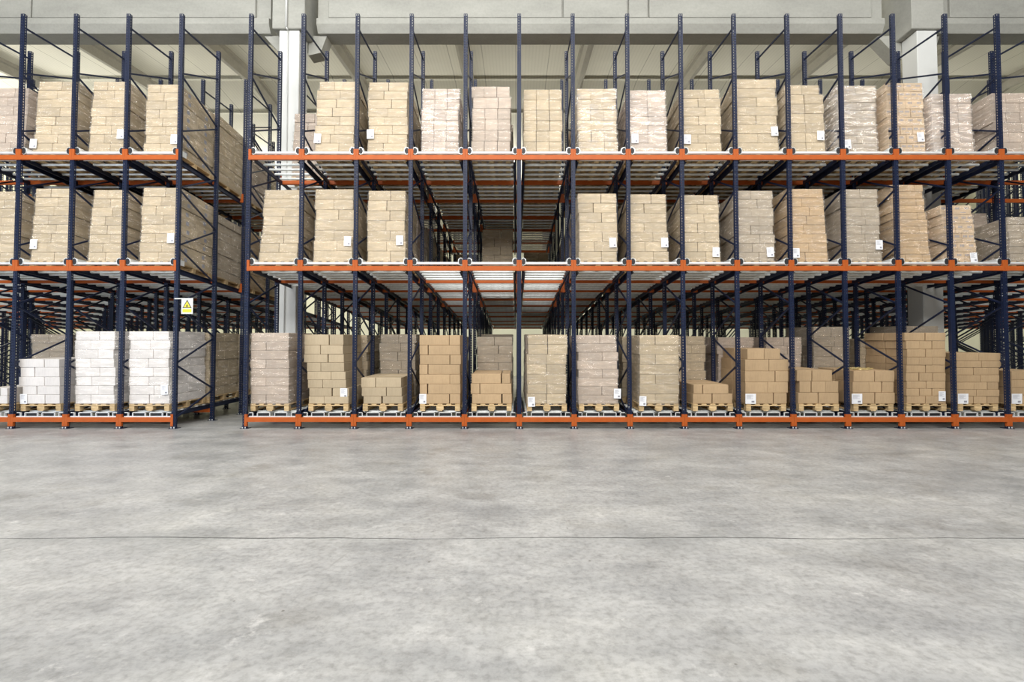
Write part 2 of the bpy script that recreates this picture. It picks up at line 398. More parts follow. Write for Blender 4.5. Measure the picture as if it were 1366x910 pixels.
def post_mesh():
    b = MB(); h = PH; w2 = PW / 2
    perforated(b, (-w2, 0, .01), (1, 0, 0), (0, 0, 1), PW, h - .01, (.020, PW - .020), .055, .013, .026)
    b.box(-.007, .007, -.003, .0, .01, h)                       # raised rib down the face
    for s in (-1, 1):
        perforated(b, (s * w2, 0, .01), (0, 1, 0), (0, 0, 1), PD, h - .01, (.031,), .055, .014, .026)
        b.box(s * w2 - (s > 0) * .022, s * w2 + (s < 0) * .022, PD - .003, PD, .01, h)
    return b.mesh('post', [M['navy']], fix=False)
POST = post_mesh()
b = MB().cbox(-.075, .075, -.035, .125, 0, .010, .002, 0)
for sx in (-1, 1): b.tube((sx * .028, -.018, .01), (sx * .028, -.018, .035), .011, 8, 1)
b.box(-.05, .05, -.004, -.001, .01, .055)
FOOT = b.mesh('foot_plate', [M['navy'], M['zinc']])
FN = [8.07, 7.11, 5.93, 4.785, 3.62, 2.45, 1.267, .18]
RN = [8.175, 7.70, 6.55, 5.40, 4.215, 3.019, 1.83, .68]
def braces():
    out = []; y0, y1 = .05, 1.25 + .04
    seg = [(FN[0], RN[0] - .02)]
    for i in range(1, 8):
        seg.append((FN[i] + .02, RN[i]))            # rising to the rear post
        if i < 7: seg.append((FN[i] - .02, RN[i + 1] + .03))   # falling to the rear post
    for a, c in seg:
        out.append(MB().bar((0, y0, a), (0, y1, c), .032, .022).mesh('brace', [M['navy']]))
    return out
BR = braces()
nframe = 0
def upright_frame(x, Y, row, num):
    r = bpy.data.objects.new('upright_frame', None); COL.objects.link(r); r.location = (x, Y, 0); r.empty_display_size = .2
    for y in (0, 1.25):
        obj('post', POST, r, (0, y, 0)); obj('foot_plate', FOOT, r, (0, y, 0))
    for m_ in BR: obj('brace', m_, r)
    rw = 'front row' if row == 0 else nth(row + 1) + ' row back'
    tag(r, 'navy blue perforated upright frame, %s from left in the %s' % (nth(num), rw), 'rack upright', 'rack uprights, ' + rw)
for row in range(5):
    Y = 10.0 + 2.42 * row; num = 0
    for x in LB + RB:
        if in_view(x, Y + 1.25, .12) or in_view(x, Y, .12): num += 1; upright_frame(x, Y, row, num)

def end_plate_mesh(s, low):
    b = MB(); x0, x1 = (0.001, .046) if s > 0 else (-.046, -.001)
    z0, z1 = (-.13, .105) if low else (-.052, .165)
    b.cbox(x0, x1, -.012, -.004, z0, z1, .0015); b.cbox(x1 if s > 0 else x0 - .006, x1 + .006 if s > 0 else x0, -.012, .04, z0, z1, .0015)
    for z in (z0 + .03, z1 - .03): b.tube((s * .026, -.018, z), (s * .026, -.012, z), .007, 6, 1)
    return b.mesh('end_plate', [M['orange'], M['orange']])
EP = {(s, l): end_plate_mesh(s, l) for s in (-1, 1) for l in (0, 1)}
bm_cache = {}
def beam_mesh(L):
    key = round(L, 3)
    if key not in bm_cache:
        b = MB(); x0, x1 = .048, L - .048
        b.prism([(-.012, -.045), (-.012, .030), (-.006, .036), (-.006, .045), (.038, .045), (.038, -.045)], 'x', x0, x1)
        bm_cache[key] = b.mesh('rack_beam', [M['orange']])
    return bm_cache[key]
stuffb = MB(); nbeam = [0]
LANES = [(a, b) for a, b in zip(LB, LB[1:])] + [(a, b) for a, b in zip(RB, RB[1:])]
def beam(a, b, Y, kind, row, num, front):
    L = b - a; z = lvl(kind, Y); yy = Y if front else Y + PD
    o = obj('rack_beam', beam_mesh(L), None, (a, yy, z))
    if not front: o.scale = (1, -1, 1)
    for s, dx in ((1, 0), (-1, L)): obj('end_plate', EP[(s, 1 if kind == 'low' else 0)], o, (dx, 0, 0))
    if row == 0: lab = 'orange steel beam of %s rack level, %s bay from left, front row' % ({'top': 'top', 'mid': 'middle', 'low': 'bottom'}[kind], nth(num))
    else: lab = 'orange steel beam under %s rack level, %s bay from left, %s row back' % ({'top': 'top', 'mid': 'middle', 'low': 'bottom'}[kind], nth(num), nth(row + 1))
    tag(o, lab, 'rack beam', 'orange beams, %s level' % {'top': 'top', 'mid': 'middle', 'low': 'bottom'}[kind])
for kind in ('top', 'mid', 'low'):
    for ri, Y in enumerate(ROWS):
        num = 0
        for a, b in LANES:
            if not (in_view(a, Y, -.1) or in_view(b, Y, -.1)): continue
            num += 1
            c = (a + b) / 2
            if kind == 'low' and ri > 1: continue
            if kind == 'top' and ri > 2 and not (-3.4 < c < 1.3 and ri < 7) and not (-8 < c < -6 and ri < 5): continue
            if kind == 'mid' and ri >= 6:
                stuffb.box(a + .05, b - .05, Y, Y + .05, lvl(kind, Y) - .045, lvl(kind, Y) + .045); continue
            beam(a, b, Y, kind, ri, num, ri % 2 == 0)
tag(obj('rack_beam', stuffb.mesh('rack_beam', [M['orange']])), 'far rows of orange beams deep under the middle rack level', 'rack beam', 'orange beams, middle level', 'stuff')

# roller lanes
def roller_mesh(L):
    b = MB().tube((-L / 2, 0, 0), (L / 2, 0, 0), .026, 10).tube((-L / 2 - .02, 0, 0), (L / 2 + .02, 0, 0), .008, 6)
    return b.mesh('roller', [M['galv']], False)
ROLL = roller_mesh(.80)
ENTRY = MB().tube((-.44, 0, 0), (.44, 0, 0), .030, 14).mesh('entry_roller', [M['zinc']], False)
def guide_mesh(s):
    # rounded entry guide plate beside the post, cupped
    b = MB(); pts = [(0, -.055), (.03, -.08), (.075, -.06), (.09, 0), (.075, .05), (.035, .075), (0, .06)]
    pts = [(s * (p[0]), p[1]) for p in pts]
    b.prism(pts, 'y', -.05, -.042); 
    inner = [(s * .004, -.047), (s * .03, -.068), (s * .066, -.05), (s * .079, 0), (s * .063, .042), (s * .033, .062), (s * .004, .05)]
    b.prism(inner, 'y', -.056, -.0505, 1)
    b.prism([(s * .0, -.05), (s * .085, -.02), (s * .085, .05), (0, .06)], 'y', -.042, .25)
    return b.mesh('entry_guide', [M['zinc'], M['rubber']])
GUIDE = {s: guide_mesh(s) for s in (-1, 1)}
rail_cache = {}
def rail_mesh(Ln, kind):
    key = (round(Ln, 2), kind)
    if key not in rail_cache:
        b = MB(); sl = SLOPE[kind]
        for z0, z1, t0, t1 in ((-.075, .02, -.003, .003), (-.075, -.069, -.003, .03), (.014, .02, -.03, .003)):
            vs = [(t0, 0, z0), (t1, 0, z0), (t1, Ln, z0 + sl * Ln), (t0, Ln, z0 + sl * Ln), (t0, 0, z1), (t1, 0, z1), (t1, Ln, z1 + sl * Ln), (t0, Ln, z1 + sl * Ln)]
            b.add(vs, [(0, 3, 2, 1), (4, 5, 6, 7), (0, 1, 5, 4), (1, 2, 6, 5), (2, 3, 7, 6), (3, 0, 4, 7)])
        rail_cache[key] = b.mesh('side_rail', [M['navy']])
    return rail_cache[key]
def bracket_mesh():
    # white cross channel with upstanding tabs, the end of the low rail bed
    b = MB().box(-.46, .46, -.02, .03, -.098, -.056)
    for a, c in ((-.46, -.39), (-.30, -.055), (.04, .285), (.375, .46)):
        b.box(a, c, -.012, .02, .004, .015)
        b.box(a + .006, c - .006, .021, .026, -.056, .004, 1)
        for x in (a, c):
            if abs(x) < .45: b.box(x - .006, x + .006, -.012, .02, -.056, .004)
    return b.mesh('cross_channel', [M['zinc'], M['rubber']])
BRK = bracket_mesh()
lane_no = {}
def roller_lane(a, b, kind, y0, y1, num):
    c = (a + b) / 2; r = bpy.data.objects.new('roller_lane', None); COL.objects.link(r); z0 = surf(kind, y0) - .028
    r.location = (c, y0, z0)
    Ln = y1 - y0; hw = (b - a) / 2 - .085
    for s in (-1, 1): obj('side_rail', rail_mesh(Ln, kind), r, (s * hw, 0, 0), (0, 0, 0 if s < 0 else 0)).scale = (-s, 1, 1)
    k = (hw * 2 - .05) / .84
    y = .06 if kind != 'low' else .2
    while y < Ln:
        o = obj('roller', ROLL, r, (0, y, SLOPE[kind] * y)); o.scale = (k, 1, 1); y += .24
    if y0 < 10.2:
        if kind != 'low':
            for s in (-1, 1): obj('entry_guide', GUIDE[s], r, (-s * (hw + .035), 0, .140))
            tag(obj('entry_roller', ENTRY, r, (0, -.01, .105)), 'white entry roller').scale = (k, 1, 1)
        else: tag(obj('cross_channel', BRK, r, (0, -.02, 0)), 'white cross channel with upstanding tabs')
    tag(r, 'steel roller lane on %s rack level, %s bay from left' % ({'top': 'top', 'mid': 'middle', 'low': 'bottom'}[kind], nth(num)), 'roller lane', 'roller lanes, %s level' % {'top': 'top', 'mid': 'middle', 'low': 'bottom'}[kind])
num = 0
for a, b in LANES:
    if not (in_view(a, 10, -.1) or in_view(b, 10, -.1)):
        # bays that only come into view further back, on the middle level
        c = abs((a + b) / 2)
        continue
    num += 1; c = (a + b) / 2; lane_no[(a, b)] = num
    deep = -3.4 < c < 1.3
    roller_lane(a, b, 'top', 10.07, 17.5 if deep else (15 if -8 < c < -6 else 13.0), num)
    roller_lane(a, b, 'mid', 10.07, 20.9, num)
    roller_lane(a, b, 'low', 10.07, 12.6, num)
n_l = n_r = 0
for a, b in LANES:
    if (a, b) in lane_no: continue
    c = abs((a + b) / 2); ys = max(c / 1.02 - .3, 10.6)
    if ys > 20: continue
    if a < 0: n_l += 1; wrd, kk = 'left', n_l
    else: n_r += 1; wrd, kk = 'right', n_r
    num += 1
    cc = (a + b) / 2; r = bpy.data.objects.new('roller_lane', None); COL.objects.link(r)
    i0 = math.ceil((ys - 10.13) / .24); y0 = 10.13 + i0 * .24
    r.location = (cc, y0, surf('mid', y0) - .028); hw = (b - a) / 2 - .085; Ln = 20.9 - y0
    for s in (-1, 1): obj('side_rail', rail_mesh(Ln, 'mid'), r, (s * hw, 0, 0)).scale = (-s, 1, 1)
    y = .0
    while y < Ln:
        obj('roller', ROLL, r, (0, y, SLOPE['mid'] * y)).scale = ((hw * 2 - .05) / .84, 1, 1); y += .24
    if wrd == 'left': nm = '%s entering view at the left edge' % nth(n_l)
    else: nm = '%s entering view at the right edge' % nth(n_r)
    tag(r, 'steel roller lane deep on middle level, ' + nm, 'roller lane', 'roller lanes, middle level')

# ---------------------------------------------------------------- pallets and cartons
carton_cache = {}
def carton_mesh(w_, d_, h_, mk):
    key = (round(w_, 2), round(d_, 2), round(h_, 3), mk)
    if key not in carton_cache:
        w2, d2, h2 = key[0] - .006, key[1] - .006, key[2] - .004
        b = MB().cbox(-w2 / 2, w2 / 2, -d2 / 2, d2 / 2, 0, h2, .0045)
        b.box(-w2 / 2 + .01, w2 / 2 - .01, -.025, .025, h2, h2 + .0006, 1)
        b.box(-w2 / 2 + .004, w2 / 2 - .004, -d2 / 2 - .0006, -d2 / 2, h2 * .5 - .002, h2 * .5 + .001, 0)
        if mk == 'printed':
            for q in (-.25, .25):
                for t in (-.03, 0, .03): b.box(w2 * q + t - .009, w2 * q + t + .009, -d2 / 2 - .0012, -d2 / 2, h2 * .55, h2 * .78, 2)
            b.box(-w2 * .1, w2 * .2, -d2 / 2 - .0012, -d2 / 2, h2 * .2, h2 * .26, 2)
        if mk == 'handled': b.box(w2 / 2, w2 / 2 + .0012, -.045, .045, h2 * .3, h2 * .75, 2)
        carton_cache[key] = b.mesh('carton', [M[mk], M['tape'], M['ink']])
    return carton_cache[key]

b = MB()
for x in (-.35, -.175, 0, .175, .35): b.cbox(x - .05, x + .05, -.6, .6, .122, .144, .003)
DECK = b.mesh('deck_board', [M['wood']])
STRG = MB().cbox(-.4, .4, -.05, .05, .100, .1215, .003).mesh('stringer', [M['wood']])
SKID = MB().cbox(-.05, .05, -.6, .6, 0, .022, .003).mesh('skid', [M['wood']])
BLK = MB().cbox(-.05, .05, -.05, .05, .0225, .0995, .003).mesh('block', [M['wood']])
BLK2 = MB().cbox(-.0725, .0725, -.05, .05, .0225, .0995, .003).mesh('block', [M['wood']])
b = MB()
for x in (-.35, -.175, 0, .175, .35): b.cbox(x - .05, x + .05, -.6, .6, .122, .144, .003)
for y in (-.55, 0, .55): b.cbox(-.4, .4, y - .05, y + .05, .100, .1215, .003)
for x in (-.35, 0, .35):
    b.cbox(x - .05, x + .05, -.6, .6, 0, .022, .003)
    for y in (-.55, 0, .55): b.cbox(x - .05, x + .05, y - .05, y + .05, .0225, .0995, .003)
WHOLE = b.mesh('pallet', [M['wood']])
def pallet_children(parent, k=1.0):
    obj('deck_board', DECK, parent)
    for y in (-.55, 0, .55): obj('stringer', STRG, parent, (0, y, 0))
    for x in (-.35, 0, .35):
        obj('skid', SKID, parent, (x, 0, 0))
        for y in (-.55, 0, .55): obj('block', BLK2 if x == 0 else BLK, parent, (x, y, 0))
def pallet_thing(x, y, kind, wd, label):
    r = bpy.data.objects.new('pallet', None); COL.objects.link(r)
    r.location = (x, y, surf(kind, y)); r.rotation_euler = (SLOPE[kind], 0, 0); r.scale = (wd / .8, 1, 1)
    pallet_children(r); tag(r, label, 'pallet', 'wooden pallets under loose stacks'); return r

LABEL = None
def label_mesh(w_, h_):
    b = MB().box(-w_ / 2, w_ / 2, -.002, .0, 0, h_)
    for i in range(5): b.box(-w_ * .38, w_ * (.05 if i % 2 else .25), -.003, -.002, h_ * (.85 - i * .09), h_ * (.88 - i * .09), 1)
    b.box(w_ * .08, w_ * .36, -.003, -.002, h_ * .12, h_ * .30, 1)
    return b.mesh('paper_label', [M['paper'], M['ink']])
LABM = label_mesh(.14, .195); LABW = label_mesh(.21, .20)
SP = {'2': (0, .5, 1), 'A': (0, .6, 1), 'B': (0, .4, 1), '3': (0, .333, .667, 1), '1': (0, 1), 'C': (0, .25, .75, 1)}

def ring_film(layers, depth, mk, hz0, seed):
    """wrinkled film sleeve round a stack; layers = list of (x0, x1, z0, z1) bottom to top, local"""
    rr = random.Random(seed); b = MB(); rings = []
    lv = []
    for (x0, x1, z0, z1) in layers:
        lv.append((x0, x1, z0 + .015)); lv.append((x0, x1, (z0 + z1) / 2)); lv.append((x0, x1, z1 - .012))
    lv[0] = (layers[0][0], layers[0][1], layers[0][2] - .03)
    N = 7
    for x0, x1, z in lv:
        g = .007; pts = []
        for i in range(N): pts.append((x0 - g + (x1 - x0 + 2 * g) * i / N, -depth / 2 - g - rr.uniform(0, .009)))
        for i in range(N): pts.append((x1 + g + rr.uniform(0, .009), -depth / 2 - g + (depth + 2 * g) * i / N))
        for i in range(N): pts.append((x1 + g - (x1 - x0 + 2 * g) * i / N, depth / 2 + g + rr.uniform(0, .009)))
        for i in range(N): pts.append((x0 - g - rr.uniform(0, .009), depth / 2 + g - (depth + 2 * g) * i / N))
        rings.append([(p[0], p[1], z + rr.uniform(-.008, .008)) for p in pts])
    n_ = 4 * N
    for r_ in rings: b.v += r_
    for j in range(len(rings) - 1):
        for i in range(n_): b.f.append((j * n_ + i, j * n_ + (i + 1) % n_, (j + 1) * n_ + (i + 1) % n_, (j + 1) * n_ + i)); b.m.append(0)
    return b.mesh('stretch_wrap', [M[mk]], True, False)

uid = [0]
def wrapped(kind, x0, x1, ztop, Yf, label, group, mk='tan', film='film', n=8, pat='AB', lean=0.0, jit=.017, lab=None, detail=True, skew=None, toplayer=None, cat='pallet load', pallet='whole'):
    """a stretch-wrapped pallet load; x in metres at its front face distance Yf, ztop world height of its front top edge"""
    uid[0] += 1; rr = random.Random(uid[0] * 13 + 5)
    c = (x0 + x1) / 2; W = x1 - x0; y = Yf + .6; D = 1.18
    r = bpy.data.objects.new('pallet_load', None); COL.objects.link(r)
    r.location = (c, y, surf(kind, y)); r.rotation_euler = (SLOPE[kind], 0, 0)
    if pallet == 'whole': obj('pallet', WHOLE, r).scale = (min(W, .80) / .8, 1, 1)
    else:
        p = bpy.data.objects.new('pallet', None); COL.objects.link(p); p.parent = r; p.scale = (min(W, .80) / .8, 1, 1); pallet_children(p)
    h = (ztop - surf(kind, Yf) - .146) / n; lay = []
    if not detail:
        b = MB()
    for i in range(n):
        f = i / max(1, n - 1); dx = lean * f + rr.uniform(-jit, jit); ww = W * (1 - (rr.uniform(0, .02)))
        a, e = -ww / 2 + dx, ww / 2 + dx
        if toplayer and i == n - 1: a, e = -W / 2 + dx + W * toplayer[0], -W / 2 + dx + W * toplayer[1]
        z = .146 + i * h; lay.append((a, e, z, z + h))
        sp = SP[pat[i % len(pat)]]
        if detail:
            for u0, u1 in zip(sp[:-1], sp[1:]):
                for (v0, v1) in ((-.5, 0), (0, .5)):
                    cw = (e - a) * (u1 - u0); o = obj('carton', carton_mesh(cw, D / 2, h, mk), r, (a + (e - a) * (u0 + u1) / 2 + rr.uniform(-.003, .003), D * (v0 + v1) / 2 + rr.uniform(-.005, .003), z), (0, 0, rr.uniform(-.008, .008)))
        else:
            for u0, u1 in zip(sp[:-1], sp[1:]):
                for v0, v1 in ((-.5, -.17), (-.17, .16), (.16, .5)) if i % 2 else ((-.5, 0), (0, .5)):
                    j1, j2 = rr.uniform(-.006, .006), rr.uniform(-.006, .006)
                    b.cbox(a + (e - a) * u0 + .003 + j1, a + (e - a) * u1 - .003 + j1, D * v0 + .003 + j2, D * v1 - .003 + j2, z + .001, z + h - .003, .005)
    if not detail: obj('cartons', b.mesh('cartons', [M[mk]]), r)
    if film: tag(obj('stretch_wrap', ring_film(lay, D + .01, film, 0, uid[0]), r), 'clear creased plastic film')
    if lab:
        px, py, *wd = lab; X, Z = at(px, py, Yf)
        o = obj('paper_label', LABM, r, (X - c, -.6 - .02, Z - r.location.z - .0), (0, rr.uniform(-.05, .05), 0)); tag(o, 'white printed paper sheet')
    tag(r, label, cat, group); return r

LN = {}          # lane index -> (a, b, bay number)
k = 0
for a, b in LANES:
    if (a, b) in lane_no:
        LN[lane_no[(a, b)]] = (a, b)
# bay numbers: 1 (cut by the left edge) 2 3 4 | aisle | 5 .. 19
YF = 10.14
def px(x0, x1, yt, Y=YF):
    # x read at the middle of the load, top at the front top edge
    zt = at(x0, yt, Y)[1]
    return zt
def load(kind, bay, x0, x1, yt, **k):
    Y = k.pop('Y', YF); ym = {'top': 160, 'mid': 300, 'low': 495}[kind]
    zt = at(x0, yt, Y)[1]; X0 = at(x0, ym, Y)[0]; X1 = at(x1, ym, Y)[0]
    look = k.pop('look').replace('film-wrapped', 'wrapped').replace(' with paper sheet', ' with sheet'); lv = {'top': 'top', 'mid': 'middle', 'low': 'bottom'}[kind]
    pos = k.pop('pos', 1)
    back = '' if pos == 1 else ', %s load back' % nth(pos)
    k.setdefault('group', 'wrapped loads on the %s level%s' % (lv, '' if pos == 1 else ', behind the front ones'))
    return wrapped(kind, X0, X1, zt, Y, '%s, %s rack level, %s bay from left%s' % (look, lv, nth(bay), back), **k)
TOPL = [
 (1, -14, 33, 114, dict(look='tan wrapped carton load cut by the photo edge', mk='rose', n=7)),
 (2, 44, 97, 105, dict(look='pale tan wrapped carton load', n=8, lab=(44, 200), pat='2AB')),
 (3, 118, 166, 105, dict(look='plain tan carton load with paper sheet lower right', n=8, lab=(160, 187))),
 (4, 192, 237, 109, dict(look='pale wrapped carton load at the aisle', n=8, lab=(232, 194), pat='2BA', mk='handled')),
 (6, 419, 472, 105, dict(look='crumpled kraft carton load', n=8, pat='AB2', lab=(423, 193), toplayer=(.05, 1.0), lean=.02)),
 (7, 490, 543, 106, dict(look='uneven tan carton load with loose film', n=8, pat='B2A', lab=(494, 187))),
 (8, 562, 612, 115, dict(look='very shiny film-wrapped load', mk='rose', film='filmshiny', n=6, pat='3')),
 (9, 629, 681, 112, dict(look='film-wrapped load of small upright cartons', mk='rose', n=6, pat='3')),
 (10, 698, 750, 116, dict(look='six-layer carton load with white film edges', mk='tan', film='film', n=6, pat='3')),
 (11, 771, 824, 115, dict(look='shiny film-wrapped load of square cartons', mk='tan', film='filmshiny', n=6, pat='3')),
 (12, 840, 890, 117, dict(look='bright whitish film-wrapped load', mk='rose', film='filmshiny', n=7, pat='2', lab=(847, 193))),
 (13, 912, 963, 116, dict(look='smooth brown carton load with paper sheet lower left', n=7, lab=(917, 194), pat='AB')),
 (14, 983, 1039, 102, dict(look='tallest brown carton load', n=8, lab=(1034, 183), pat='12')),
 (15, 1050, 1102, 110, dict(look='brown carton load with its top layer set back', n=7, lab=(1095, 189), toplayer=(0, .92), pat='2')),
 (16, 1118, 1172, 111, dict(look='brown carton load in shiny film', n=8, film='filmshiny', lab=(1131, 201), mk='grey', pat='12')),
 (17, 1186, 1236, 107, dict(look='printed brown carton load', n=8, lab=(1229, 191), mk='printed', pat='32')),
 (18, 1246, 1300, 122, dict(look='film-wrapped load of small cartons', n=6, film='filmshiny', mk='rose', pat='3')),
 (19, 1328, 1384, 121, dict(look='film-wrapped small carton load cut by the photo edge', n=6, mk='rose', pat='3'))]
for bay, x0, x1, yt, k in TOPL: load('top', bay, x0, x1, yt, **k)
MIDL = [
 (1, -32, 19, 253, dict(look='tan carton load cut by the photo edge', n=8)),
 (2, 40, 92, 249, dict(look='light tan carton load with low left paper sheet', n=8, lab=(44, 334), pat='AB2')),
 (3, 116, 163, 251, dict(look='light tan carton load leaning left at its foot', n=8, pat='2BA', lean=.04)),
 (4, 185, 235, 248, dict(look='light tan carton load with paper sheet beside aisle', n=8, lab=(227, 326), pat='2AB', mk='handled')),
 (5, 346, 397, 251, dict(look='tan carton load leaning right', n=8, lean=.06, pat='12A')),
 (6, 418, 470, 250, dict(look='tan wrapped carton load with paper sheet lower right', n=7, lab=(463, 330), pat='1A2')),
 (7, 489, 540, 252, dict(look='tan wrapped carton load left of the empty bays', n=7, lab=(533, 329), pat='A2')),
 (11, 772, 824, 256, dict(look='brown carton load right of the empty bays', n=7, lab=(818, 332), mk='tan')),
 (12, 841, 892, 257, dict(look='brown carton load with paper sheet lower right', n=7, lab=(887, 332), lean=-.02)),
 (13, 912, 961, 258, dict(look='smooth brown carton load with low paper sheet', n=7, lab=(955, 345))),
 (14, 984, 1034, 252, dict(look='ribbed brown carton load', n=8, lab=(1028, 345), mk='grey')),
 (15, 1055, 1105, 249.5, dict(look='brown carton load on a light pallet leaning left', n=8, lab=(1062, 346), pat='B2A', lean=-.05, mk='kraft')),
 (16, 1128, 1176, 250, dict(look='brown wrapped carton load with paper sheet at right', n=8, lab=(1173, 335), mk='grey', pat='A2')),
 (17, 1196, 1242, 244, dict(look='tall loose-looking brown carton load leaning left', n=11, lean=-.07, pat='C1', mk='kraft')),
 (18, 1262, 1304, 272, dict(look='shorter brown printed carton load', n=6, lean=-.04, mk='printed', lab=(1299, 352))),
 (19, 1348, 1400, 288, dict(look='dark low carton load cut by the photo edge', n=6, mk='grey', pat='3'))]
for bay, x0, x1, yt, k in MIDL: load('mid', bay, x0, x1, yt, **k)
LOWL = [
 (3, 101, 154, 442, dict(look='whitish carton load', mk='pale', n=8, pat='BA', pallet='parts')),
 (4, 173, 227, 442, dict(look='whitish wrapped carton load with paper sheet at aisle', mk='pale', n=8, pat='2A', lab=(221, 525), pallet='parts')),
 (5, 335, 386, 444, dict(look='neat pale tan load right of the aisle', mk='rose', n=8, pat='B1', jit=.004, pallet='parts')),
 (9 + 1, 703, 756, 446.5, dict(look='tan wrapped load with creased film foot', n=7, pat='2', lab=(709, 541), pallet='parts', mk='tan')),
 (11, 772, 826, 447, dict(look='pale tan wrapped load with overhanging top layer', mk='rose', n=8, pat='1A', lab=(823, 530), lean=-.05, pallet='parts')),
 (12, 852, 905, 447, dict(look='tan wrapped load with paper sheet lower left', n=7, pat='B1', lab=(857, 540), pallet='parts', mk='tan'))]
for bay, x0, x1, yt, k in LOWL: load('low', bay, x0, x1, yt, **k)

# ---- loose stacks: every carton is a thing of its own
def z3(l): return [380 + v / 3.96 for v in l]
def xo(off, l): return [[off + v / 3.96 for v in r] for r in l]
STACKS = {
 2: ('low white five-layer stack', 'pale', z3([392, 438, 490, 540, 587, 637]), xo(0, [[98, 232, 314], [100, 180, 315], [98, 232, 315], [115, 190, 315], [115, 235, 315]]), (32, 541, 0)),
 1: ('two-layer stack at left photo edge', 'pale', z3([545, 590, 637]), xo(0, [[-90, 0, 38], [-90, -40, 38]]), None),
 6: ('leaning tan stack', 'tan', z3([262, 320, 370, 415, 465, 510, 555, 600, 640]),
     xo(320, [[340, 470, 548], [340, 425, 548], [335, 466, 550], [352, 427, 552], [352, 482, 560], [356, 435, 565], [362, 487, 575], [360, 445, 575]]), (458.5, 531, 0)),
 7: ('short three-layer tan stack', 'tan', z3([490, 547, 597, 640]), xo(320, [[637, 717, 852], [642, 772, 858], [650, 750, 860]]), None),
 8: ('neat seven-layer kraft stack', 'kraft', z3([265, 320, 373, 425, 478, 530, 585, 637]),
     xo(320, [[945, 1107, 1165], [947, 995, 1167], [947, 1110, 1167], [947, 992, 1167], [947, 1108, 1167], [947, 992, 1167], [947, 1107, 1167]]), (564, 539, 0)),
 9: ('three-layer kraft stack before grey load', 'kraft', z3([470, 525, 583, 637]), [[628, 669, 681], [627, 640, 683], [628.5, 669.5, 683]], None),
 13: ('lowest two-layer kraft stack', 'kraft', z3([527, 580, 637]), xo(660, [[1050, 1097, 1238], [1048, 1150, 1257]]), None),
 14: ('stepped five-layer kraft stack', 'kraft', [465, 480, 496, 511, 526, 541], [[997, 1020, 1041], [994, 1026, 1053], [994, 1034, 1053], [994, 1024, 1052], [994, 1032, 1050]], (1001, 540, 1)),
 15: ('three-layer kraft stack with narrow top', 'kraft', z3([450, 512, 575, 637]), xo(1021, [[165, 247, 355], [178, 245, 320, 390], [175, 282, 390]]), None),
 16: ('three-layer kraft stack with gold strapping', 'kraft', z3([453, 515, 575, 637]), xo(1021, [[462, 577, 685], [462, 548, 618, 685], [458, 580, 685]]), (1143, 541, 2)),
 17: ('tall nine-layer kraft stack', 'kraft', z3([252, 297, 342, 385, 428, 470, 515, 555, 595, 637]),
      xo(1021, [[738, 845, 955], [745, 815, 885, 955], [747, 850, 955], [745, 815, 885, 955], [747, 850, 955], [745, 815, 885, 955], [747, 855, 955], [745, 815, 885, 955], [747, 850, 955]]), (1256, 535, 0)),
 18: ('wide seven-layer kraft stack', 'kraft', z3([360, 403, 440, 480, 520, 560, 597, 637]),
      xo(1021, [[1008, 1130, 1250], [1010, 1145, 1248], [1010, 1105, 1175, 1240], [1010, 1140, 1240], [1010, 1105, 1175, 1238], [1010, 1120, 1238], [1010, 1105, 1175, 1238]]), (1285, 541, 2)),
 19: ('four-layer kraft stack at right photo edge', 'kraft', z3([455, 503, 548, 590, 637]), xo(1021, [[1300, 1400, 1505], [1300, 1380, 1500], [1300, 1400, 1505], [1300, 1380, 1505]]), (1356, 540, 2)),
}
POSN = {2: ('left', 'right'), 3: ('left', 'middle', 'right'), 1: ('single',)}
for bay, (look, mk, ys, rows, lab) in STACKS.items():
    rr = random.Random(bay * 31); Yf = YF; n = len(rows)
    yc = Yf + .6
    base = surf('low', yc) + .147
    cx = (at(rows[-1][0], 540, Yf)[0] + at(rows[-1][-1], 540, Yf)[0]) / 2
    pallet_thing(cx, yc, 'low', .80, 'light wooden pallet under the ' + look)
    zb = surf('low', Yf) + .147
    zt = at(688, ys[0], Yf)[1]; hs = [(ys[i + 1] - ys[i]) for i in range(n)]; tot = sum(hs); hs = [h / tot * (zt - zb) for h in hs]
    zcur = zb
    for li in range(n - 1, -1, -1):
        h = hs[li]; row = rows[li]; ym = (ys[li] + ys[li + 1]) / 2; m = len(row) - 1
        for j in range(m):
            X0 = at(row[j], ym, Yf)[0]; X1 = at(row[j + 1], ym, Yf)[0]; cw = X1 - X0 - rr.choice((.0, .008, .014, .02))
            for q in (0, 1):
                dj = rr.uniform(-.012, .006) if q == 0 else rr.uniform(0, .01)
                yy = Yf + .30 + q * .60 + dj
                o = obj('carton', carton_mesh(cw, .585, h, mk), None, ((X0 + X1) / 2 + rr.uniform(-.004, .004), yy, zcur + SLOPE['low'] * (yy - Yf)), (SLOPE['low'], 0, rr.uniform(-.006, .006)))
                lay = 'top' if li == 0 else ('bottom' if li == n - 1 else nth(li + 1))
                if q == 0:
                    tag(o, '%s carton, %s in %s layer of the %s' % ({'pale': 'white', 'tan': 'tan', 'kraft': 'brown'}[mk], POSN[m][j], lay, look), 'carton', 'loose cartons on bottom level')
                else:
                    tag(o, 'rear %s carton, %s in %s layer of the %s' % ({'pale': 'white', 'tan': 'tan', 'kraft': 'brown'}[mk], POSN[m][j], lay, look), 'carton', 'loose cartons on bottom level')
                if lab and q == 0:
                    lx, lz = at(lab[0], lab[1], Yf)
                    lm = LABM if lab[2] == 0 else LABW
                    if X0 <= lx < X1 and zcur - .02 <= lz + .03 < zcur + h - .02 and not lab[2] == 99:
                        p = obj('paper_label', lm, o, (lx - o.location.x, -.2955 - .004, max(lz, zb) - zcur)); tag(p, 'white printed paper sheet')
        zcur += h
